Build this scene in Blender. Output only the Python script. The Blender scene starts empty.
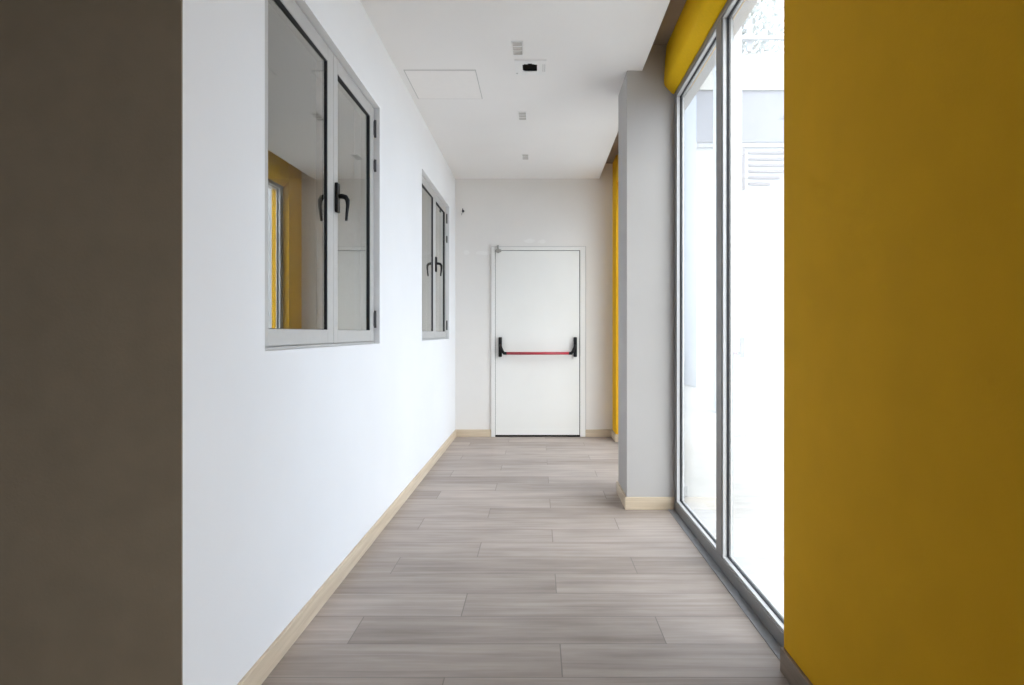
import bpy, bmesh, math, random
from mathutils import Vector, Matrix

# ------------------------------------------------------------------ scene, camera, sky, exposure
scene = bpy.context.scene
COL = scene.collection
FPX, VPX, VPY, W, H = 617.0, 538.0, 333.0, 1024.0, 685.0
EYE = 1.16
cam_data = bpy.data.cameras.new('camera')
cam = bpy.data.objects.new('camera', cam_data)
COL.objects.link(cam)
cam.location = (0, 0, EYE)
cam.rotation_euler = (math.radians(90), 0, 0)
cam_data.sensor_fit = 'HORIZONTAL'
cam_data.sensor_width = 36.0
cam_data.lens = 36.0 * FPX / W
cam_data.shift_x = (W / 2 - VPX) / W
cam_data.shift_y = (VPY - H / 2) / W
cam_data.clip_start = 0.02
scene.camera = cam

world = bpy.data.worlds.new('sky')
scene.world = world
world.use_nodes = True
wn = world.node_tree.nodes
wl = world.node_tree.links
bg = wn['Background']
SKY_STRENGTH = 4.9
# overcast sky: brighter and whiter overhead, bluer and dimmer near the horizon
geo = wn.new('ShaderNodeTexCoord')
sep = wn.new('ShaderNodeSeparateXYZ')
wl.new(geo.outputs['Generated'], sep.inputs[0])
ramp = wn.new('ShaderNodeValToRGB')
ramp.color_ramp.elements[0].position = 0.0
ramp.color_ramp.elements[0].color = (0.76, 0.86, 1.03, 1)
ramp.color_ramp.elements[1].position = 0.8
ramp.color_ramp.elements[1].color = (0.83, 0.905, 1.02, 1)
wl.new(sep.outputs[2], ramp.inputs[0])
# wide glow where the sun stands behind thin cloud, over the right shoulder of the camera
GLOW_DIR, GLOW, GLOW_POW = Vector((0.46, -0.62, 0.70)).normalized(), 1.25, 8.0
dotn = wn.new('ShaderNodeVectorMath')
dotn.operation = 'DOT_PRODUCT'
wl.new(geo.outputs['Generated'], dotn.inputs[0])
dotn.inputs[1].default_value = GLOW_DIR


def wmath(op, a, b):
    n = wn.new('ShaderNodeMath')
    n.operation = op
    for i, v in enumerate((a, b)):
        if isinstance(v, (int, float)):
            n.inputs[i].default_value = v
        else:
            wl.new(v, n.inputs[i])
    return n.outputs[0]


glow = wmath('MULTIPLY', wmath('POWER', wmath('MAXIMUM', dotn.outputs['Value'], 0.0), GLOW_POW), GLOW)
warm = wn.new('ShaderNodeMix')                  # sky colour + warm glow
warm.data_type = 'RGBA'
warm.blend_type = 'ADD'
warm.clamp_result = False
wl.new(glow, warm.inputs[0])
warm.clamp_factor = False
wl.new(ramp.outputs[0], warm.inputs[6])
warm.inputs[7].default_value = (1.06, 0.98, 0.86, 1)
wl.new(warm.outputs[2], bg.inputs[0])
bg.inputs[1].default_value = SKY_STRENGTH

vs = scene.view_settings
vs.view_transform = 'Standard'
vs.look = 'None'
vs.exposure = -0.02
vs.gamma = 1.0
vs.use_curve_mapping = False
scene.cycles.use_denoising = True
scene.cycles.diffuse_bounces = 8
scene.cycles.max_bounces = 16
scene.cycles.transparent_max_bounces = 16


# ------------------------------------------------------------------ measurements
CEIL, COVE = 2.886, 3.055
XL, YEND, YNEAR = -0.925, 6.90, 1.60
XY = 0.845                       # face of the yellow wall pieces
PIL = (0.585, 0.955, 4.06, 4.49)  # pillar x0 x1 y0 y1
YEL0, YEL1 = 2.12, 6.57          # near yellow wall ends / far one starts
XF = 0.895                       # inner face of the glazed wall's frame
BH = 0.082                       # baseboard height
ROOM_X0, ROOM_Y0 = -3.2, -2.6


# ------------------------------------------------------------------ materials
def new_mat(name):
    m = bpy.data.materials.new(name)
    m.use_nodes = True
    nt = m.node_tree
    return m, nt, nt.nodes['Principled BSDF']


def plain(name, rgb, rough=0.6, metal=0.0, spec=0.5, vary=0.03, scale=18.0, bump=0.0, bscale=250.0):
    m, nt, b = new_mat(name)
    b.inputs['Roughness'].default_value = rough
    b.inputs['Metallic'].default_value = metal
    b.inputs['Specular IOR Level'].default_value = spec
    tc = nt.nodes.new('ShaderNodeTexCoord')
    if vary > 0:
        n = nt.nodes.new('ShaderNodeTexNoise')
        n.inputs['Scale'].default_value = scale
        n.inputs['Detail'].default_value = 4
        nt.links.new(tc.outputs['Object'], n.inputs['Vector'])
        r = nt.nodes.new('ShaderNodeValToRGB')
        r.color_ramp.elements[0].position = 0.3
        r.color_ramp.elements[1].position = 0.7
        r.color_ramp.elements[0].color = tuple(c * (1 - vary) for c in rgb) + (1,)
        r.color_ramp.elements[1].color = tuple(min(1, c * (1 + vary)) for c in rgb) + (1,)
        nt.links.new(n.outputs['Fac'], r.inputs[0])
        nt.links.new(r.outputs[0], b.inputs['Base Color'])
    else:
        b.inputs['Base Color'].default_value = tuple(rgb) + (1,)
    if bump > 0:
        n2 = nt.nodes.new('ShaderNodeTexNoise')
        n2.inputs['Scale'].default_value = bscale
        n2.inputs['Detail'].default_value = 3
        nt.links.new(tc.outputs['Object'], n2.inputs['Vector'])
        bp = nt.nodes.new('ShaderNodeBump')
        bp.inputs['Strength'].default_value = bump
        bp.inputs['Distance'].default_value = 0.002
        nt.links.new(n2.outputs['Fac'], bp.inputs['Height'])
        nt.links.new(bp.outputs[0], b.inputs['Normal'])
    return m


def math_node(nt, op, a, b=None, c=None):
    n = nt.nodes.new('ShaderNodeMath')
    n.operation = op
    for i, v in enumerate((a, b, c)):
        if v is None:
            continue
        if isinstance(v, (int, float)):
            n.inputs[i].default_value = v
        else:
            nt.links.new(v, n.inputs[i])
    return n.outputs[0]


def glass(name, tint=(1, 1, 1), panes=4.0):
    """Clear glazing: Fresnel mirror over see-through, for `panes` glass-air surfaces in a row."""
    m, nt, b = new_mat(name)
    nt.nodes.remove(b)
    out = nt.nodes['Material Output']
    fr = nt.nodes.new('ShaderNodeFresnel')
    fr.inputs['IOR'].default_value = 1.5
    R = fr.outputs[0]
    fac = math_node(nt, 'DIVIDE', math_node(nt, 'MULTIPLY', R, panes),
                    math_node(nt, 'ADD', 1.0, math_node(nt, 'MULTIPLY', R, panes - 1.0)))
    # the pane's two faces already count in `panes`: only the face that is entered mirrors
    gm = nt.nodes.new('ShaderNodeNewGeometry')
    fac = math_node(nt, 'MULTIPLY', fac, math_node(nt, 'SUBTRACT', 1.0, gm.outputs['Backfacing']))
    tr = nt.nodes.new('ShaderNodeBsdfTransparent')
    tr.inputs[0].default_value = tuple(tint) + (1,)
    gl = nt.nodes.new('ShaderNodeBsdfGlossy')
    gl.inputs['Roughness'].default_value = 0.0
    gl.inputs['Color'].default_value = (0.90, 0.90, 0.88, 1)
    mx = nt.nodes.new('ShaderNodeMixShader')
    nt.links.new(fac, mx.inputs[0])
    nt.links.new(tr.outputs[0], mx.inputs[1])
    nt.links.new(gl.outputs[0], mx.inputs[2])
    nt.links.new(mx.outputs[0], out.inputs['Surface'])
    return m


def plank_floor():
    """Grey wood-look planks laid across the corridor, each row shifted by a third of a plank."""
    m, nt, b = new_mat('grey_wood_planks')
    L = nt.links
    tc = nt.nodes.new('ShaderNodeTexCoord')
    sp = nt.nodes.new('ShaderNodeSeparateXYZ')
    L.new(tc.outputs['Object'], sp.inputs[0])
    X, Y = sp.outputs[0], sp.outputs[1]
    PL, PW, Y0, X0 = 1.19, 0.2235, 2.078, 0.082
    row = math_node(nt, 'DIVIDE', math_node(nt, 'SUBTRACT', Y, Y0), PW)
    rid = math_node(nt, 'FLOOR', row)
    fy = math_node(nt, 'SUBTRACT', row, rid)
    col = math_node(nt, 'SUBTRACT', math_node(nt, 'DIVIDE', math_node(nt, 'SUBTRACT', X, X0), PL),
                    math_node(nt, 'MULTIPLY', rid, 1 / 3.0))
    cid = math_node(nt, 'FLOOR', col)
    fx = math_node(nt, 'SUBTRACT', col, cid)
    # distance to the plank's edge in metres
    ex = math_node(nt, 'MULTIPLY', math_node(nt, 'MINIMUM', fx, math_node(nt, 'SUBTRACT', 1.0, fx)), PL)
    ey = math_node(nt, 'MULTIPLY', math_node(nt, 'MINIMUM', fy, math_node(nt, 'SUBTRACT', 1.0, fy)), PW)
    e = math_node(nt, 'MINIMUM', ex, ey)
    seam = nt.nodes.new('ShaderNodeMapRange')
    seam.inputs['From Min'].default_value = 0.0008
    seam.inputs['From Max'].default_value = 0.0030
    L.new(e, seam.inputs['Value'])
    cv = nt.nodes.new('ShaderNodeCombineXYZ')
    L.new(rid, cv.inputs[0]); L.new(cid, cv.inputs[1])
    wn_ = nt.nodes.new('ShaderNodeTexWhiteNoise')
    wn_.noise_dimensions = '3D'
    L.new(cv.outputs[0], wn_.inputs['Vector'])
    # grain: long streaks along X, different for each plank
    gv = nt.nodes.new('ShaderNodeCombineXYZ')
    L.new(math_node(nt, 'MULTIPLY', X, 1.3), gv.inputs[0])
    L.new(math_node(nt, 'MULTIPLY', Y, 26.0), gv.inputs[1])
    L.new(math_node(nt, 'MULTIPLY', wn_.outputs['Value'], 57.0), gv.inputs[2])
    g1 = nt.nodes.new('ShaderNodeTexNoise')
    g1.inputs['Scale'].default_value = 1.0
    g1.inputs['Detail'].default_value = 6
    g1.inputs['Roughness'].default_value = 0.62
    g1.inputs['Distortion'].default_value = 0.5
    L.new(gv.outputs[0], g1.inputs['Vector'])
    gv2 = nt.nodes.new('ShaderNodeCombineXYZ')
    L.new(math_node(nt, 'MULTIPLY', X, 2.0), gv2.inputs[0])
    L.new(math_node(nt, 'MULTIPLY', Y, 7.0), gv2.inputs[1])
    L.new(math_node(nt, 'MULTIPLY', wn_.outputs['Value'], 31.0), gv2.inputs[2])
    g2 = nt.nodes.new('ShaderNodeTexNoise')
    g2.inputs['Scale'].default_value = 1.4
    g2.inputs['Detail'].default_value = 4
    L.new(gv2.outputs[0], g2.inputs['Vector'])
    r = nt.nodes.new('ShaderNodeValToRGB')
    cr = r.color_ramp
    cr.elements[0].position = 0.31; cr.elements[0].color = FLOOR_DARK
    cr.elements[1].position = 0.71; cr.elements[1].color = FLOOR_LIGHT
    tone = math_node(nt, 'ADD', math_node(nt, 'MULTIPLY', g1.outputs['Fac'], 0.55),
                     math_node(nt, 'ADD', math_node(nt, 'MULTIPLY', g2.outputs['Fac'], 0.35),
                               math_node(nt, 'MULTIPLY', wn_.outputs['Value'], 0.14)))
    L.new(tone, r.inputs[0])
    mx = nt.nodes.new('ShaderNodeMix')
    mx.data_type = 'RGBA'
    mx.inputs[6].default_value = (0.205, 0.172, 0.152, 1)
    L.new(seam.outputs[0], mx.inputs[0])
    L.new(r.outputs[0], mx.inputs[7])
    L.new(mx.outputs[2], b.inputs['Base Color'])
    b.inputs['Roughness'].default_value = 0.48
    b.inputs['Specular IOR Level'].default_value = 0.35
    bp = nt.nodes.new('ShaderNodeBump')
    bp.inputs['Strength'].default_value = 0.35
    bp.inputs['Distance'].default_value = 0.002
    hh = math_node(nt, 'ADD', seam.outputs[0], math_node(nt, 'MULTIPLY', g1.outputs['Fac'], 0.25))
    L.new(hh, bp.inputs['Height'])
    L.new(bp.outputs[0], b.inputs['Normal'])
    return m


def wood(name, dark, light, axis):
    """Pale oak skirting with grain running along `axis`."""
    m, nt, b = new_mat(name)
    tc = nt.nodes.new('ShaderNodeTexCoord')
    mp = nt.nodes.new('ShaderNodeMapping')
    s = [40.0, 40.0, 60.0]
    s[axis] = 2.5
    mp.inputs['Scale'].default_value = s
    nt.links.new(tc.outputs['Object'], mp.inputs[0])
    n = nt.nodes.new('ShaderNodeTexNoise')
    n.inputs['Scale'].default_value = 1.0
    n.inputs['Detail'].default_value = 5
    nt.links.new(mp.outputs[0], n.inputs['Vector'])
    r = nt.nodes.new('ShaderNodeValToRGB')
    r.color_ramp.elements[0].position = 0.3
    r.color_ramp.elements[0].color = dark + (1,)
    r.color_ramp.elements[1].position = 0.7
    r.color_ramp.elements[1].color = light + (1,)
    nt.links.new(n.outputs['Fac'], r.inputs[0])
    nt.links.new(r.outputs[0], b.inputs['Base Color'])
    b.inputs['Roughness'].default_value = 0.5
    return m


def patched_wall(name, rgb, spots):
    """Off-white paint with a few smeared filler patches: spots = (x, z, half width, half height, strength)."""
    m = plain(name, rgb, 0.75, vary=0.012, scale=3.0, bump=0.12, bscale=120)
    nt = m.node_tree
    b = nt.nodes['Principled BSDF']
    base = b.inputs['Base Color'].links[0].from_socket
    tc = nt.nodes.new('ShaderNodeTexCoord')
    sp = nt.nodes.new('ShaderNodeSeparateXYZ')
    nt.links.new(tc.outputs['Object'], sp.inputs[0])
    nz = nt.nodes.new('ShaderNodeTexNoise')
    nz.inputs['Scale'].default_value = 14.0
    nt.links.new(tc.outputs['Object'], nz.inputs['Vector'])
    wob = math_node(nt, 'MULTIPLY', math_node(nt, 'SUBTRACT', nz.outputs['Fac'], 0.5), 1.6)
    acc = None
    for (x, z, hw, hh, st) in spots:
        dx = math_node(nt, 'DIVIDE', math_node(nt, 'SUBTRACT', sp.outputs[0], x), hw)
        dz = math_node(nt, 'DIVIDE', math_node(nt, 'SUBTRACT', sp.outputs[2], z), hh)
        d = math_node(nt, 'SQRT', math_node(nt, 'ADD', math_node(nt, 'MULTIPLY', dx, dx),
                                            math_node(nt, 'MULTIPLY', dz, dz)))
        mr = nt.nodes.new('ShaderNodeMapRange')
        mr.inputs['From Min'].default_value = 1.15
        mr.inputs['From Max'].default_value = 0.75
        mr.inputs['To Max'].default_value = st
        nt.links.new(math_node(nt, 'ADD', d, wob), mr.inputs['Value'])
        acc = mr.outputs[0] if acc is None else math_node(nt, 'MAXIMUM', acc, mr.outputs[0])
    mx = nt.nodes.new('ShaderNodeMix')
    mx.data_type = 'RGBA'
    mx.inputs[7].default_value = (0.92, 0.91, 0.89, 1)
    nt.links.new(acc, mx.inputs[0])
    nt.links.new(base, mx.inputs[6])
    nt.links.new(mx.outputs[2], b.inputs['Base Color'])
    return m


FLOOR_DARK = (0.235, 0.192, 0.165, 1)
FLOOR_LIGHT = (0.47, 0.402, 0.36, 1)
M = {}
M['white_wall'] = plain('white_wall_paint', (0.785, 0.785, 0.795), 0.7, vary=0.012, scale=2.5, bump=0.10, bscale=140)
M['end_wall'] = patched_wall('off_white_end_wall_paint', (0.76, 0.735, 0.705),
                             [(-0.80, 2.06, 0.03, 0.025, 0.25), (-0.62, 2.055, 0.10, 0.02, 0.25),
                              (-0.10, 2.19, 0.06, 0.022, 0.3), (0.05, 2.185, 0.045, 0.026, 0.28),
                              (-0.50, 1.46, 0.018, 0.03, 0.25)])
M['ceiling'] = plain('white_ceiling_paint', (0.82, 0.80, 0.785), 0.85, vary=0.01, scale=2.0, bump=0.05, bscale=90)
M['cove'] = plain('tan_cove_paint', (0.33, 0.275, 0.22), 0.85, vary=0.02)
M['pillar'] = plain('grey_pillar_paint', (0.46, 0.44, 0.425), 0.7, vary=0.012, scale=3, bump=0.1, bscale=140)
M['brown'] = plain('dark_taupe_wall_paint', (0.235, 0.183, 0.125), 0.85, vary=0.05, scale=9, bump=0.25, bscale=110)
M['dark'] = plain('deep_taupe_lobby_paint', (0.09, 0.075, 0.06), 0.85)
M['yellow'] = plain('mustard_yellow_wall_paint', (0.78, 0.43, 0.012), 0.8, spec=0.15, vary=0.03, scale=6, bump=0.2, bscale=120)
M['blind'] = plain('mustard_blind_cloth', (0.94, 0.57, 0.006), 0.7, spec=0.15, vary=0.03, scale=60, bump=0.15, bscale=500)
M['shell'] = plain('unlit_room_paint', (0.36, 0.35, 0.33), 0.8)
M['alu'] = plain('satin_aluminium_paint', (0.48, 0.47, 0.455), 0.40, metal=0.2, vary=0.02, scale=30)
M['alu_lit'] = plain('lit_aluminium_bead', (0.64, 0.64, 0.64), 0.35, metal=0.2, vary=0.0)  # frame aluminium lightened: window light on the mullion side painted into the bead
M['alu_dark'] = plain('grey_anodised_aluminium', (0.27, 0.267, 0.265), 0.36, metal=0.4, vary=0.02, scale=30)
M['gasket'] = plain('black_rubber_gasket', (0.015, 0.016, 0.02), 0.6, vary=0.0)
M['black'] = plain('matt_black_plastic', (0.008, 0.008, 0.009), 0.45, spec=0.25, vary=0.0)
M['hinge'] = plain('dark_grey_hinge_metal', (0.10, 0.10, 0.105), 0.45, metal=0.6, vary=0.0)
M['door'] = plain('cream_door_enamel', (0.79, 0.78, 0.75), 0.42, vary=0.012, scale=3)
M['door_frame'] = plain('cream_frame_enamel', (0.77, 0.755, 0.73), 0.45, vary=0.012, scale=4)
M['red'] = plain('red_bar_enamel', (0.40, 0.028, 0.045), 0.35, vary=0.02)
M['steel'] = plain('dull_steel', (0.42, 0.41, 0.38), 0.4, metal=0.8, vary=0.05)
M['threshold'] = plain('grey_stone_threshold', (0.24, 0.24, 0.25), 0.5, vary=0.08, scale=30)
M['oak_y'] = wood('oak_skirting', (0.52, 0.42, 0.30), (0.66, 0.55, 0.415), 1)
M['shaded_oak'] = wood('shaded_oak_skirting', (0.20, 0.15, 0.11), (0.29, 0.225, 0.17), 1)  # darker copy of the oak: shade along the near yellow wall painted in
M['oak_x'] = wood('oak_skirting_across', (0.52, 0.42, 0.30), (0.66, 0.55, 0.415), 0)
M['plastic_white'] = plain('white_plastic', (0.80, 0.79, 0.78), 0.5, vary=0.01)
M['reflector'] = plain('grey_lamp_reflector', (0.50, 0.48, 0.46), 0.35, metal=0.3, vary=0.05, scale=80)
M['seal_and_shadow'] = plain('grey_seal_and_shadow', (0.50, 0.49, 0.48), 0.8, vary=0.0)
M['hatch'] = plain('warm_white_hatch_paint', (0.83, 0.805, 0.785), 0.8, vary=0.01)
M['gap_shade'] = plain('black_gap_shade', (0.004, 0.004, 0.004), 0.9, spec=0.05, vary=0.0)  # flat black painted for the shade in the door gap and ceiling opening
M['copper'] = plain('black_cable', (0.01, 0.01, 0.01), 0.5, vary=0.0)
M['glass_left'] = glass('warm_grey_double_glazing', (0.86, 0.86, 0.82))
M['glass_right'] = glass('clear_double_glazing', (0.96, 0.98, 0.98))
M['terrace'] = plain('pale_terrace_tiles', (0.48, 0.465, 0.44), 0.8, vary=0.06, scale=5)
M['render_white'] = plain('white_render', (0.53, 0.53, 0.53), 0.85, vary=0.02, scale=1)
M['render_cream'] = plain('cream_render', (0.56, 0.54, 0.49), 0.85, vary=0.02, scale=1)
M['render_grey'] = plain('pale_grey_render', (0.34, 0.34, 0.36), 0.85, vary=0.03, scale=1)
M['pale_metal'] = plain('pale_painted_metal', (0.46, 0.46, 0.47), 0.6, vary=0.02)
M['slat'] = plain('weathered_pale_slats', (0.34, 0.32, 0.33), 0.8, vary=0.04)
M['leaf'] = plain('pale_leaves', (0.50, 0.52, 0.50), 0.8, vary=0.1, scale=8)  # light, nearly grey leaf colour
M['bark'] = plain('grey_bark', (0.45, 0.42, 0.40), 0.9, vary=0.1)
M['floor'] = plank_floor()


# ------------------------------------------------------------------ mesh helpers
def box(bm, x0, x1, y0, y1, z0, z1, bevel=0.0, seg=2):
    r = bmesh.ops.create_cube(bm, size=1.0)
    vs_ = r['verts']
    for v in vs_:
        v.co.x = x0 + (v.co.x + 0.5) * (x1 - x0)
        v.co.y = y0 + (v.co.y + 0.5) * (y1 - y0)
        v.co.z = z0 + (v.co.z + 0.5) * (z1 - z0)
    if bevel > 0:
        es = list({e for v in vs_ for e in v.link_edges})
        bmesh.ops.bevel(bm, geom=es, offset=bevel, segments=seg, affect='EDGES', profile=0.5)


def boxes(*bs, bevel=0.0):
    bm = bmesh.new()
    for b in bs:
        box(bm, *b, bevel=bevel)
    return bm


def tube(bm, pts, radii, seg=16, cap=True):
    """A round tube through pts; radii is one number or one (ra, rb) / number per point."""
    pts = [Vector(p) for p in pts]
    if not isinstance(radii, (list, tuple)):
        radii = [radii] * len(pts)
    rings = []
    up = None
    for i, p in enumerate(pts):
        d = (pts[min(i + 1, len(pts) - 1)] - pts[max(i - 1, 0)]).normalized()
        if up is None:
            up = d.orthogonal().normalized()
        up = (up - d * up.dot(d)).normalized()
        side = d.cross(up)
        r = radii[i]
        ra, rb = r if isinstance(r, (list, tuple)) else (r, r)
        rings.append([bm.verts.new(p + up * math.cos(a) * ra + side * math.sin(a) * rb)
                      for a in (2 * math.pi * k / seg for k in range(seg))])
    for a, b in zip(rings, rings[1:]):
        for k in range(seg):
            f = bm.faces.new((a[k], a[(k + 1) % seg], b[(k + 1) % seg], b[k]))
            f.smooth = True
    if cap:
        bm.faces.new(rings[0][::-1])
        bm.faces.new(rings[-1])


def extrude_y(bm, prof, y0, y1, smooth=False):
    """A closed (x, z) outline pushed from y0 to y1."""
    a = [bm.verts.new((x, y0, z)) for x, z in prof]
    b = [bm.verts.new((x, y1, z)) for x, z in prof]
    n = len(prof)
    for k in range(n):
        f = bm.faces.new((a[k], a[(k + 1) % n], b[(k + 1) % n], b[k]))
        f.smooth = smooth
    bm.faces.new(a[::-1])
    bm.faces.new(b)


def obj(name, bm, mat, parent=None):
    bmesh.ops.recalc_face_normals(bm, faces=bm.faces)
    me = bpy.data.meshes.new(name)
    bm.to_mesh(me)
    bm.free()
    me.materials.append(M[mat])
    o = bpy.data.objects.new(name, me)
    COL.objects.link(o)
    if parent:
        # shapes are drawn in room coordinates; store them relative to their thing
        off = Vector((0, 0, 0))
        p = parent
        while p:
            off = off + p.location
            p = p.parent
        me.transform(Matrix.Translation(-off))
        o.parent = parent
    return o


def empty(name, loc=(0, 0, 0)):
    o = bpy.data.objects.new(name, None)
    COL.objects.link(o)
    o.location = loc
    o.empty_display_size = 0.1
    return o


def tag(o, label, cat, group=None, kind=None):
    o['label'] = label
    o['category'] = cat
    if group:
        o['group'] = group
    if kind:
        o['kind'] = kind
    return o


def struct(name, bm, mat, label, cat):
    return tag(obj(name, bm, mat), label, cat, kind='structure')


def copy_tree(o, parent=None, offset=Vector((0, 0, 0))):
    c = o.copy()
    COL.objects.link(c)
    if parent:
        c.parent = parent
    else:
        c.location = c.location + offset
    for ch in list(o.children):
        copy_tree(ch, c)
    return c


# ------------------------------------------------------------------ room shell
struct('floor', boxes((ROOM_X0, 1.02, ROOM_Y0, 7.05, -0.12, 0.0)), 'floor',
       'grey wood-look plank floor laid across the corridor', 'floor')
struct('ceiling', boxes((ROOM_X0, 0.686, ROOM_Y0, 7.05, CEIL, COVE)), 'ceiling',
       'smooth white ceiling over the corridor', 'ceiling')
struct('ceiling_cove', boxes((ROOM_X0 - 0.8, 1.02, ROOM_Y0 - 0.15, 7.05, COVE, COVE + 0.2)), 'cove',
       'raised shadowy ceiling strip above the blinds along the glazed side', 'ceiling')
WIN_Y, WIN_Z = (2.089, 3.605), (1.098, 2.475)
SHIFT = 2.826
wy = [WIN_Y, (WIN_Y[0] + SHIFT, WIN_Y[1] + SHIFT)]
xa, xb = XL - 0.15, XL
struct('wall_left', boxes(
    (xa, xb, YNEAR + 0.006, 7.0, 0, WIN_Z[0]), (xa, xb, YNEAR + 0.006, 7.0, WIN_Z[1], CEIL),
    (xa, xb, YNEAR + 0.006, wy[0][0], WIN_Z[0], WIN_Z[1]), (xa, xb, wy[0][1], wy[1][0], WIN_Z[0], WIN_Z[1]),
    (xa, xb, wy[1][1], 7.0, WIN_Z[0], WIN_Z[1])), 'white_wall',
       'long white left wall holding two inner windows', 'wall')
struct('wall_near', boxes((ROOM_X0, XL, YNEAR, YNEAR + 0.006, 0, CEIL), (ROOM_X0, xa, YNEAR + 0.006, YNEAR + 0.12, 0, CEIL)), 'brown',
       'dark taupe wall facing the camera at the left edge', 'wall')
struct('wall_far', boxes((-3.9, 1.02, YEND, 7.05, 0, COVE)), 'end_wall',
       'off-white end wall around the emergency door, with filler marks', 'wall')
LW = (-2.0, 0.42, 0.42, 2.58)     # added unseen window beside and behind the camera, brightens the near walls
struct('wall_right', boxes((XY, 1.02, LW[1], YEL0, 0, COVE), (XY, 1.02, ROOM_Y0, LW[0], 0, COVE),
                           (XY, 1.02, LW[0], LW[1], 0, LW[2]), (XY, 1.02, LW[0], LW[1], LW[3], COVE)), 'yellow',
       'large mustard yellow wall at the right edge, nearest the camera', 'wall')
struct('wall_right_far', boxes((XY - 0.012, 1.02, YEL1, YEND, 0, COVE)), 'yellow',
       'narrow mustard yellow wall strip beside the end wall, behind the pillar', 'wall')
struct('wall_right_lintel', boxes((0.90, 0.955, YEL0, PIL[2], 2.765, COVE), (0.90, 0.955, PIL[3], YEL1, 2.765, COVE)),
       'pillar', 'wall strip above the glazed side, behind the blinds', 'wall')
struct('wall_pillar', boxes(PIL + (0, COVE)), 'pillar',
       'square grey pillar standing between the glazed bays', 'pillar')
struct('wall_right_outside', boxes((0.955, 1.02, YEL0, YEL1, 2.70, COVE)), 'white_wall',
       'white outer lintel above the glazed side', 'wall')
# the room the camera stands in, and the unlit room behind the inner windows
rw = boxes((ROOM_X0 - 0.12, ROOM_X0, ROOM_Y0, YNEAR + 0.12, 0, CEIL))
struct('wall_side', rw, 'dark', 'taupe side wall of the lobby behind the camera', 'wall')
struct('wall_back', boxes((ROOM_X0 - 0.12, 1.02, ROOM_Y0 - 0.12, ROOM_Y0, 0, CEIL)), 'dark',
       'dark taupe wall behind the camera', 'wall')
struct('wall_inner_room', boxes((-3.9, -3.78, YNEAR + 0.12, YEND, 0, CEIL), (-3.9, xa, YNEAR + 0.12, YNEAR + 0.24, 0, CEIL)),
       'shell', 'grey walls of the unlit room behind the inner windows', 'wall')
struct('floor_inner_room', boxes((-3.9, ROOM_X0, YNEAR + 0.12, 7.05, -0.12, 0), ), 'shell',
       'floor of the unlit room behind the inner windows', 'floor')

# baseboards
T = 0.014
def base(name, b, mat, label):
    bm = bmesh.new()
    for q in b:
        box(bm, *q, bevel=0.003, seg=2)
    return struct(name, bm, mat, label, 'baseboard')
base('baseboard_left', [(XL, XL + T, YNEAR + 0.006, YEND, 0, BH)], 'oak_y', 'pale oak baseboard along the long white left wall')
base('baseboard_near', [(ROOM_X0, XL + T, YNEAR - T, YNEAR, 0, BH)], 'oak_x', 'oak baseboard under the dark taupe wall facing the camera')
base('baseboard_far', [(XL + T, -0.523, YEND - T, YEND, 0, BH), (0.530, XY - 0.026, YEND - T, YEND, 0, BH)], 'oak_x',
     'pale oak baseboard on the end wall either side of the door')
base('baseboard_pillar', [(PIL[0] - T, XF, PIL[2] - T, PIL[2], 0, BH)], 'oak_x',
     'pale oak baseboard across the front of the pillar')
base('baseboard_pillar_side', [(PIL[0] - T, PIL[0], PIL[2], PIL[3] + T, 0, BH)], 'oak_y',
     'shaded oak baseboard along the pillar side facing the corridor')
base('baseboard_right', [(XY - T, XY, ROOM_Y0, YEL0, 0, BH)], 'shaded_oak', 'oak baseboard under the near yellow wall, shade painted into its colour')
base('baseboard_right_far', [(XY - 0.012 - T, XY - 0.012, YEL1 - T, YEND, 0, BH), (XY - 0.012, XF, YEL1 - T, YEL1, 0, BH)],
     'oak_y', 'oak baseboard under the narrow far yellow wall strip')
struct('trim_1', boxes((0.855, XF + 0.03, YEL0, PIL[2] - T, -0.02, 0.004), bevel=0.001), 'threshold',
       'grey threshold strip in the floor along the near glazed bay', 'threshold')
struct('trim_2', boxes((0.855, XF + 0.03, PIL[3], YEL1 - T, -0.02, 0.004), bevel=0.001), 'threshold',
       'grey threshold strip along the far glazed bay behind the pillar', 'threshold')


# ------------------------------------------------------------------ inner windows in the left wall
def ring(x0, x1, y0, y1, z0, z1, l, r, b_, t, bevel=0.0025):
    """Four rails round a rectangular opening; l r b t are the rail widths."""
    bm = bmesh.new()
    box(bm, x0, x1, y0, y0 + l, z0, z1, bevel)
    box(bm, x0, x1, y1 - r, y1, z0, z1, bevel)
    box(bm, x0, x1, y0 + l, y1 - r, z0, z0 + b_, bevel)
    box(bm, x0, x1, y0 + l, y1 - r, z1 - t, z1, bevel)
    return bm


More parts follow.
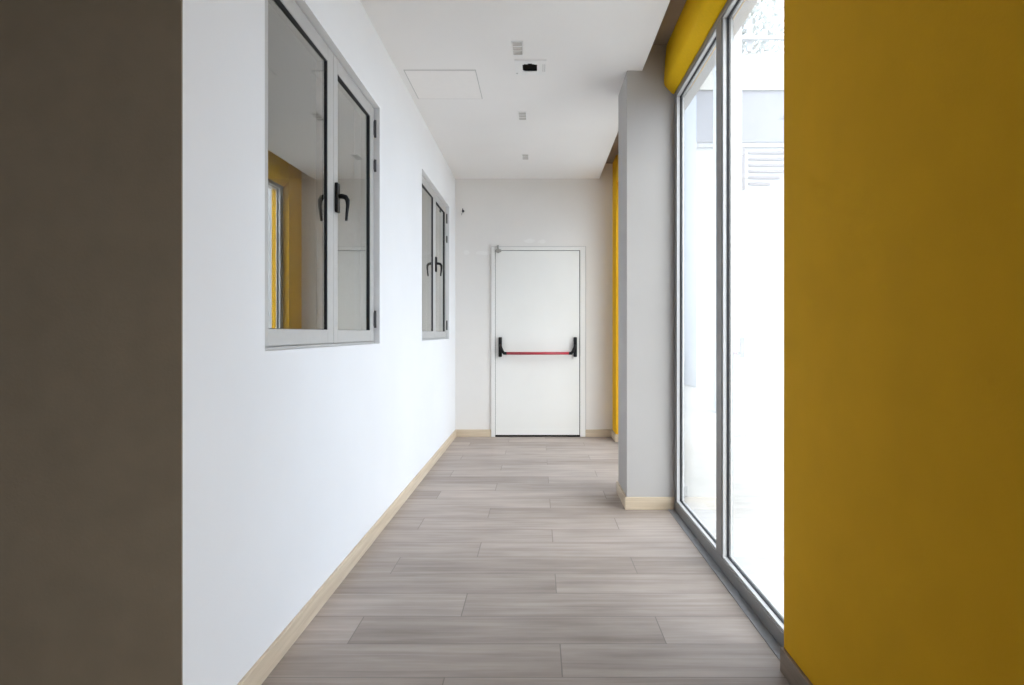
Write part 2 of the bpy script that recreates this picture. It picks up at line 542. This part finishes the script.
PANE_TURN = (math.radians(-0.72), math.radians(-0.38))
XS = XL - 0.030                  # sash front
def inner_window():
    y0, y1 = WIN_Y
    z0, z1 = WIN_Z
    w = empty('window_1', (XL, (y0 + y1) / 2, z0))
    f = obj('window_frame', ring(XS - 0.07, XS - 0.012, y0, y1, z0, z1, 0.04, 0.04, 0.04, 0.04), 'alu', w)
    obj('lower_lip', boxes((XS - 0.012, XS + 0.004, y0, y1, z0, z0 + 0.012), bevel=0.002), 'alu', f)
    sashes = []
    for (a, b, l, r) in ((y0 + 0.010, 2.8825, 0.086, 0.0765), (2.8855, y1 - 0.014, 0.058, 0.076)):
        s = obj('sash', ring(XS - 0.055, XS, a, b, z0 + 0.015, z1 - 0.008, l, r, 0.062, 0.070), 'alu', w)
        ga, gb, gz0, gz1 = a + l, b - r, z0 + 0.077, z1 - 0.078
        obj('gasket', ring(XS - 0.026, XS - 0.004, ga - 0.002, gb + 0.002, gz0 - 0.002, gz1 + 0.002,
                           0.0035, 0.0035, 0.0035, 0.0035, 0.0), 'gasket', s)
        pb = boxes((XS - 0.0195, XS - 0.0145, ga + 0.002, gb - 0.002, gz0 + 0.002, gz1 - 0.002))
        # real panes are never dead true: each sits a hair askew in its sash
        bmesh.ops.rotate(pb, verts=pb.verts, cent=(XS - 0.02, (ga + gb) / 2, 0), matrix=Matrix.Rotation(PANE_TURN[len(sashes)], 3, 'Z'))
        obj('pane', pb, 'glass_left', s)
        sashes.append(s)
    # lever handle on the second sash
    hy, s = 2.913, sashes[1]
    bm = bmesh.new()
    box(bm, XS, XS + 0.016, hy - 0.019, hy + 0.019, 1.728, 1.868, 0.005, 3)
    h = obj('handle', bm, 'black', s)
    tmp = bmesh.new()
    tube(tmp, [(XS + 0.014, hy, 1.806), (XS + 0.030, hy, 1.806), (XS + 0.047, hy, 1.801), (XS + 0.056, hy, 1.786),
               (XS + 0.057, hy, 1.765), (XS + 0.054, hy, 1.735), (XS + 0.051, hy, 1.705), (XS + 0.050, hy, 1.690)],
         [0.012, 0.012, 0.012, 0.011, 0.009, 0.0075, 0.0065, 0.006], 14)
    tmp_me = bpy.data.meshes.new('lever')
    tmp.to_mesh(tmp_me); tmp.free()
    tmp_me.transform(Matrix.Translation(-w.location))
    join = bmesh.new()
    join.from_mesh(h.data); join.from_mesh(tmp_me)
    join.to_mesh(h.data); join.free()
    bpy.data.meshes.remove(tmp_me)
    for k, (za, zb) in enumerate(((2.30, 2.40), (2.10, 2.17), (1.19, 1.29))):
        bm = bmesh.new()
        tube(bm, [(XS + 0.006, y1 - 0.008, za), (XS + 0.006, y1 - 0.008, zb)], 0.0068, 14)
        box(bm, XS - 0.004, XS + 0.006, y1 - 0.022, y1 - 0.006, za + 0.01, zb - 0.01, 0.001)
        obj('hinge', bm, 'hinge', s)
    return w


win1 = tag(inner_window(), 'nearer grey two-sash window in the left wall, nearest the taupe wall', 'window', kind='structure')
win2 = copy_tree(win1, None, Vector((0, SHIFT, 0)))
win2.name = 'window_2'
tag(win2, 'farther grey two-sash window in the left wall, next to the end wall', 'window', kind='structure')


# ------------------------------------------------------------------ glazed side on the right
def glazed_bay(name, y0, y1, mull):
    w = empty(name, (XF, (y0 + y1) / 2, 0))
    x0, x1 = XF, XF + 0.055
    zt = 2.765
    obj('window_frame', ring(x0, x1, y0, y1, 0.0, zt, 0.055, 0.055, 0.062, 0.065, 0.003), 'alu_dark', w)
    ma, mb = mull
    obj('mullion', boxes((x0, x1, ma, mb, 0.062, zt - 0.065), bevel=0.003), 'alu_dark', w)
    for (a, b) in ((y0 + 0.055, ma), (mb, y1 - 0.055)):
        obj('glazing_bead', ring(x0 + 0.006, x1 - 0.004, a, b, 0.062, zt - 0.065, 0.006, 0.006, 0.008, 0.006, 0.001), 'alu_lit', w)
        obj('gasket', ring(x0 + 0.025, x1 - 0.012, a + 0.006, b - 0.006, 0.070, zt - 0.071, 0.004, 0.004, 0.004, 0.004, 0.0), 'gasket', w)
        obj('pane', boxes((x0 + 0.030, x0 + 0.038, a + 0.009, b - 0.009, 0.073, zt - 0.074)), 'glass_right', w)
    return w


tag(glazed_bay('window_3', YEL0, PIL[2], (3.012, 3.102)),
    'floor-to-ceiling grey framed window between the near yellow wall and the pillar', 'window', kind='structure')
tag(glazed_bay('window_4', PIL[3], YEL1, (5.54, 5.63)),
    'floor-to-ceiling window behind the pillar, beside the narrow yellow wall', 'window', kind='structure')


w5 = empty('window_added', (0.93, (LW[0] + LW[1]) / 2, LW[2]))  # added window, put here to light the taupe and near white walls
wf = ring(0.90, 0.955, LW[0], LW[1], LW[2], LW[3], 0.05, 0.05, 0.05, 0.05)
box(wf, 0.90, 0.955, -0.82, -0.76, LW[2] + 0.05, LW[3] - 0.05)
obj('window_frame', wf, 'alu_dark', w5)  # frame of the added window
obj('pane', boxes((0.925, 0.933, LW[0] + 0.05, LW[1] - 0.05, LW[2] + 0.05, LW[3] - 0.05)), 'glass_right', w5)
tag(w5, 'added grey framed window behind the camera, brightening the taupe and near white walls', 'window', kind='structure')

# ------------------------------------------------------------------ folded cloth blinds above the glazing
def blind(y0, y1):
    root = empty('roman_blind', (0.86, (y0 + y1) / 2, COVE))
    # cloth hangs almost flat from the headrail, then bulges in a soft fold at the hem
    prof = [(0.846, COVE - 0.002), (0.838, 2.98), (0.832, 2.90), (0.829, 2.84), (0.829, 2.805), (0.832, 2.790),
            (0.840, 2.778), (0.858, 2.758), (0.876, 2.740), (0.888, 2.730), (0.893, 2.729)]
    inner = [(x + (0.004 if z > 2.74 else 0.0), z + 0.004) for x, z in prof][::-1]
    bm = bmesh.new()
    extrude_y(bm, prof + inner, y0, y1, smooth=True)
    obj('cloth', bm, 'blind', root)
    bm = bmesh.new()
    for k, (xx, zz) in enumerate(((0.858, 2.80), (0.868, 2.82))):
        p = [(xx, 3.0), (xx - 0.004, zz + 0.03), (xx + 0.004, zz), (xx + 0.010, zz + 0.002), (xx + 0.010, 3.0)]
        extrude_y(bm, p, y0 + 0.004, y1 - 0.004)
    obj('inner_fold', bm, 'blind', root)
    obj('headrail', boxes((0.852, 0.896, y0 + 0.003, y1 - 0.003, 3.015, COVE), bevel=0.002), 'plastic_white', root)
    return root


tag(blind(YEL0 + 0.003, PIL[2] - 0.003), 'gathered mustard yellow blind above the big glazed bay, nearer than the pillar', 'blind')
tag(blind(PIL[3] + 0.003, YEL1 - 0.003), 'gathered mustard yellow blind above the bay behind the pillar', 'blind')

# ------------------------------------------------------------------ emergency door in the end wall
door = empty('door_1', (0, YEND, 0))
tag(door, 'cream emergency door with a red push bar in the end wall', 'door', kind='structure')
fy0, fy1 = YEND - 0.022, YEND + 0.002
LX0, LX1, LZ = -0.474, 0.462, 2.078
bm = bmesh.new()
box(bm, -0.521, LX0 - 0.004, fy0, fy1, 0, 2.122, 0.003)
box(bm, LX1 + 0.008, 0.528, fy0, fy1, 0, 2.122, 0.003)
box(bm, LX0 - 0.004, LX1 + 0.008, fy0, fy1, LZ + 0.006, 2.122, 0.003)
obj('door_frame', bm, 'door_frame', door)
obj('shadow_gap', boxes((LX0 - 0.004, LX1 + 0.008, YEND - 0.003, YEND - 0.001, 0.0, LZ + 0.006)), 'gap_shade', door)
leaf = obj('door_leaf', boxes((LX0, LX1, YEND - 0.016, YEND - 0.002, 0.022, LZ), bevel=0.002), 'door', door)
obj('frame_shadow_line', boxes((0.528, 0.536, YEND - 0.012, YEND, 0, 2.128),
                        (-0.521, 0.528, YEND - 0.010, YEND, 2.122, 2.128)), 'seal_and_shadow', door)  # grey strip painting the shadow line beside and above the frame
# push bar
ys = YEND - 0.016
yb = ys - 0.085
bar_z = 0.936
bm = bmesh.new()
tube(bm, [(-0.350, yb, bar_z), (0.362, yb, bar_z)], 0.0155, 20)
bar = obj('push_bar', bm, 'red', door)
for sx, cx in ((-1, -0.420), (1, 0.414)):
    bm = bmesh.new()
    box(bm, cx - 0.019, cx + 0.019, ys - 0.042, ys, 0.894, 1.114, 0.008, 3)
    obj('bar_bracket', bm, 'black', bar)
    bm = bmesh.new()
    tube(bm, [(cx - sx * 0.004, ys - 0.036, 1.030), (cx - sx * 0.012, ys - 0.058, 0.995), (cx - sx * 0.030, yb, 0.955),
              (cx - sx * 0.046, yb, bar_z), (cx - sx * 0.074, yb, bar_z)], [0.013, 0.015, 0.016, 0.0175, 0.0175], 16)
    obj('bar_arm', bm, 'black', bar)
# closer stub at the top left of the leaf
bm = bmesh.new()
tube(bm, [(-0.445, YEND - 0.05, 2.075), (-0.445, YEND - 0.014, 2.075)], 0.024, 20)
tube(bm, [(-0.445, YEND - 0.034, 2.095), (-0.445, YEND - 0.034, 2.135)], 0.008, 12)
box(bm, -0.470, -0.410, YEND - 0.03, YEND - 0.015, 2.062, 2.092, 0.004)
obj('closer_stub', bm, 'steel', door)

# hook on the end wall
root = bmesh.new()
tube(root, [(-0.838, YEND, 2.522), (-0.838, YEND - 0.005, 2.522)], 0.014, 16)
tube(root, [(-0.838, YEND - 0.004, 2.522), (-0.838, YEND - 0.030, 2.522), (-0.838, YEND - 0.036, 2.528), (-0.838, YEND - 0.036, 2.545)],
     0.006, 10)
tube(root, [(-0.838, YEND - 0.010, 2.520), (-0.850, YEND - 0.014, 2.498), (-0.856, YEND - 0.006, 2.480)], 0.002, 8)
tag(obj('wall_hook', root, 'hinge'), 'tiny dark metal hook high on the end wall beside the farther window', 'hook')

# ------------------------------------------------------------------ ceiling fittings
def spot(y):
    hx, hy = 0.030, 0.087
    x = -0.124
    r = empty('ceiling_light', (x, y, CEIL))
    bm = bmesh.new()
    bars = [-hy, -hy / 3, hy / 3, hy]
    box(bm, x - hx - 0.004, x - hx + 0.002, y - hy - 0.004, y + hy + 0.004, CEIL - 0.005, CEIL, 0.001)
    box(bm, x + hx - 0.002, x + hx + 0.004, y - hy - 0.004, y + hy + 0.004, CEIL - 0.005, CEIL, 0.001)
    for q in bars:
        box(bm, x - hx + 0.002, x + hx - 0.002, y + q - 0.004, y + q + 0.004, CEIL - 0.005, CEIL, 0.001)
    obj('trim', bm, 'plastic_white', r)
    for a, b in zip(bars, bars[1:]):
        bm = bmesh.new()
        # sloped reflector cup with a small lamp lens
        za, zb = CEIL - 0.0035, CEIL - 0.0008
        q = [(-hx + 0.002, a + 0.004), (hx - 0.002, a + 0.004), (hx - 0.002, b - 0.004), (-hx + 0.002, b - 0.004)]
        o_ = [bm.verts.new((x + u, y + v, za)) for u, v in q]
        i_ = [bm.verts.new((x + u * 0.5, y + (a + b) / 2 + (v - (a + b) / 2) * 0.5, zb)) for u, v in q]
        for k in range(4):
            bm.faces.new((o_[k], o_[(k + 1) % 4], i_[(k + 1) % 4], i_[k]))
        bm.faces.new(i_)
        obj('reflector', bm, 'reflector', r)
    return r


GL = 'recessed ceiling lights along the corridor'
tag(spot(3.735), 'slim three-cell recessed ceiling light, the largest and nearest, beside the open junction box', 'ceiling light', GL)
tag(spot(4.900), 'slim three-cell recessed ceiling light, middle of the row, past the access hatch', 'ceiling light', GL)
tag(spot(6.040), 'slim three-cell recessed ceiling light, smallest in view, closest to the end wall', 'ceiling light', GL)

# white box with a broken-out dark opening
r = empty('junction_box', (-0.047, 4.0, CEIL))
bx0, bx1, by0, by1 = -0.148, 0.053, 3.895, 4.115
hx0, hx1, hy0, hy1 = -0.100, -0.006, 3.940, 4.060
bm = bmesh.new()
for q in ((bx0, hx0, by0, by1), (hx1, bx1, by0, by1), (hx0, hx1, by0, hy0), (hx0, hx1, hy1, by1)):
    box(bm, q[0], q[1], q[2], q[3], CEIL - 0.006, CEIL)
for cx_, cy_, ang, sz in ((hx0, hy0, 0.5, 0.014), (hx1, hy0, 0.2, 0.016), (-0.075, hy0, 0.1, 0.010), (hx0, hy1, 0.9, 0.010), (-0.028, hy0, 0.15, 0.009)):
    n0 = len(bm.verts)
    box(bm, cx_ - sz, cx_ + sz, cy_ - sz, cy_ + sz, CEIL - 0.0058, CEIL - 0.0012)     # broken edges of the cut-out
    bm.verts.ensure_lookup_table()
    bmesh.ops.rotate(bm, verts=bm.verts[n0:], cent=(cx_, cy_, 0), matrix=Matrix.Rotation(ang, 3, 'Z'))
obj('cover_plate', bm, 'plastic_white', r)
bm = bmesh.new()
pts = [(hx0, hy0), (-0.070, hy0 - 0.002), (-0.060, hy0 - 0.014), (-0.048, hy0 - 0.002), (hx1, hy0), (hx1, hy1), (hx0, hy1)]
bm.faces.new([bm.verts.new((a, b, CEIL - 0.0008)) for a, b in pts])
obj('opening_shade', bm, 'gap_shade', r)
bm = bmesh.new()
for k in range(2):
    box(bm, 0.030 + 0.012 * k, 0.034 + 0.012 * k, 3.95, 4.06, CEIL - 0.0072, CEIL - 0.0058)
obj('slot', bm, 'seal_and_shadow', r)
bm = bmesh.new()
tube(bm, [(-0.138, 4.085, CEIL - 0.009), (-0.138, 4.085, CEIL - 0.006)], 0.006, 12)
obj('screw', bm, 'seal_and_shadow', r)
tag(r, 'white ceiling junction box with a dark broken opening, next to the nearest ceiling light', 'junction box')

# access hatch
r = empty('access_hatch', (-0.645, 4.295, CEIL))
hx = (-0.882, -0.408, 4.045, 4.542)
bm = bmesh.new()
g = 0.005
box(bm, hx[0], hx[0] + g, hx[2], hx[3], CEIL - 0.003, CEIL)
box(bm, hx[1] - g, hx[1], hx[2], hx[3], CEIL - 0.003, CEIL)
box(bm, hx[0] + g, hx[1] - g, hx[2], hx[2] + g, CEIL - 0.003, CEIL)
box(bm, hx[0] + g, hx[1] - g, hx[3] - g, hx[3], CEIL - 0.003, CEIL)
obj('hatch_seal', bm, 'seal_and_shadow', r)
obj('hatch_panel', boxes((hx[0] + g, hx[1] - g, hx[2] + g, hx[3] - g, CEIL - 0.004, CEIL), bevel=0.001), 'hatch', r)
tag(r, 'square white access hatch in the ceiling beside the left wall', 'hatch')

# ------------------------------------------------------------------ outside
struct('terrace', boxes((1.02, 30, -30, 40, -0.14, -0.03)), 'terrace', 'pale paved terrace outside the glazed side', 'ground')
struct('trim_3', boxes((XF + 0.055, 1.09, YEL0, PIL[2], -0.03, 0.045), bevel=0.004), 'render_white',
       'white outer sill outside the near glazed bay', 'sill')
struct('trim_4', boxes((XF + 0.055, 1.09, PIL[3], YEL1, -0.03, 0.045), bevel=0.004), 'render_white',
       'white outer sill outside the far glazed bay', 'sill')

b = empty('building', (7.5, 14.5, -0.03))
tag(b, 'pale building with a balcony and outside stair seen through the near glazing', 'building')
YB = 13.0
def zz(y): return EYE + (VPY - y) * YB / FPX
def xx(x): return (x - VPX) * YB / FPX
BX0, BX1 = xx(701), 13.0
obj('wall', boxes((BX0, BX1, YB + 0.4, YB + 6, -0.03, zz(46))), 'render_white', b)
obj('grey_band', boxes((BX0, BX1, YB + 0.34, YB + 0.4, zz(137), zz(84))), 'render_grey', b)
obj('balcony_parapet', boxes((BX0, BX1, YB + 0.3, YB + 0.4, zz(84), zz(47))), 'render_cream', b)
obj('ledge', boxes((BX0, BX1, YB + 0.36, YB + 0.4, zz(142), zz(137))), 'pale_metal', b)
rail = obj('balcony_railing', boxes((BX0, BX1, YB + 0.1, YB + 0.18, zz(36.5), zz(33))), 'pale_metal', b)
for k in range(10):
    px = xx(753) + (k - 1) * 1.05
    if px > BX0:
        obj('post', boxes((px - 0.05, px + 0.05, YB + 0.185, YB + 0.255, zz(46.8), zz(14))), 'pale_metal', rail)
stair = obj('stair', boxes((xx(745), xx(751), YB + 0.37, YB + 0.40, zz(185), zz(142))), 'slat', b)
for k in range(6):
    y = 146 + k * 6.4
    obj('step', boxes((xx(755), xx(783 - k * 4) + 0.9 - 0.12 * k, YB + 0.375, YB + 0.40, zz(y + 2.6), zz(y))), 'slat', stair)

p = struct('wall_outside_pier', boxes((xx(719) * 9 / YB, xx(742) * 9 / YB, 9.0, 9.3, -0.03, 9.5)), 'render_white',
           'plain white pier outside, in front of the pale building', 'wall')

random.seed(4)
t = empty('tree', (5.3, 15.2, -0.03))
tag(t, 'pale leafy tree showing above the balcony railing outside', 'tree')
bm = bmesh.new()
tube(bm, [(5.2, 19.4, -0.03), (5.3, 19.5, 4), (5.1, 19.4, 8), (5.3, 19.5, 10)], [0.22, 0.18, 0.12, 0.06], 10)
for a in range(6):
    an = a * 1.05
    tube(bm, [(5.2, 19.4, 8 + a * 0.2), (5.2 + math.cos(an), 19.4 + math.sin(an), 9.5), (5.2 + 2.0 * math.cos(an), 19.4 + 1.6 * math.sin(an), 10.6)],
         [0.07, 0.05, 0.02], 8)
obj('trunk', bm, 'bark', t)
bm = bmesh.new()
for k in range(2600):
    th, ph, rr = random.random() * 6.283, math.acos(2 * random.random() - 1), random.random() ** 0.4
    c = Vector((5.6 + 2.3 * rr * math.sin(ph) * math.cos(th), 19.4 + 2.0 * rr * math.sin(ph) * math.sin(th), 10.8 + 1.9 * rr * math.cos(ph)))
    d = Vector((random.uniform(-1, 1), random.uniform(-1, 1), random.uniform(-1, 1))).normalized()
    u = d.orthogonal().normalized() * 0.06
    vv = [bm.verts.new(c - d * 0.16), bm.verts.new(c + u), bm.verts.new(c + d * 0.16), bm.verts.new(c - u)]
    bm.faces.new(vv)
obj('foliage', bm, 'leaf', t)
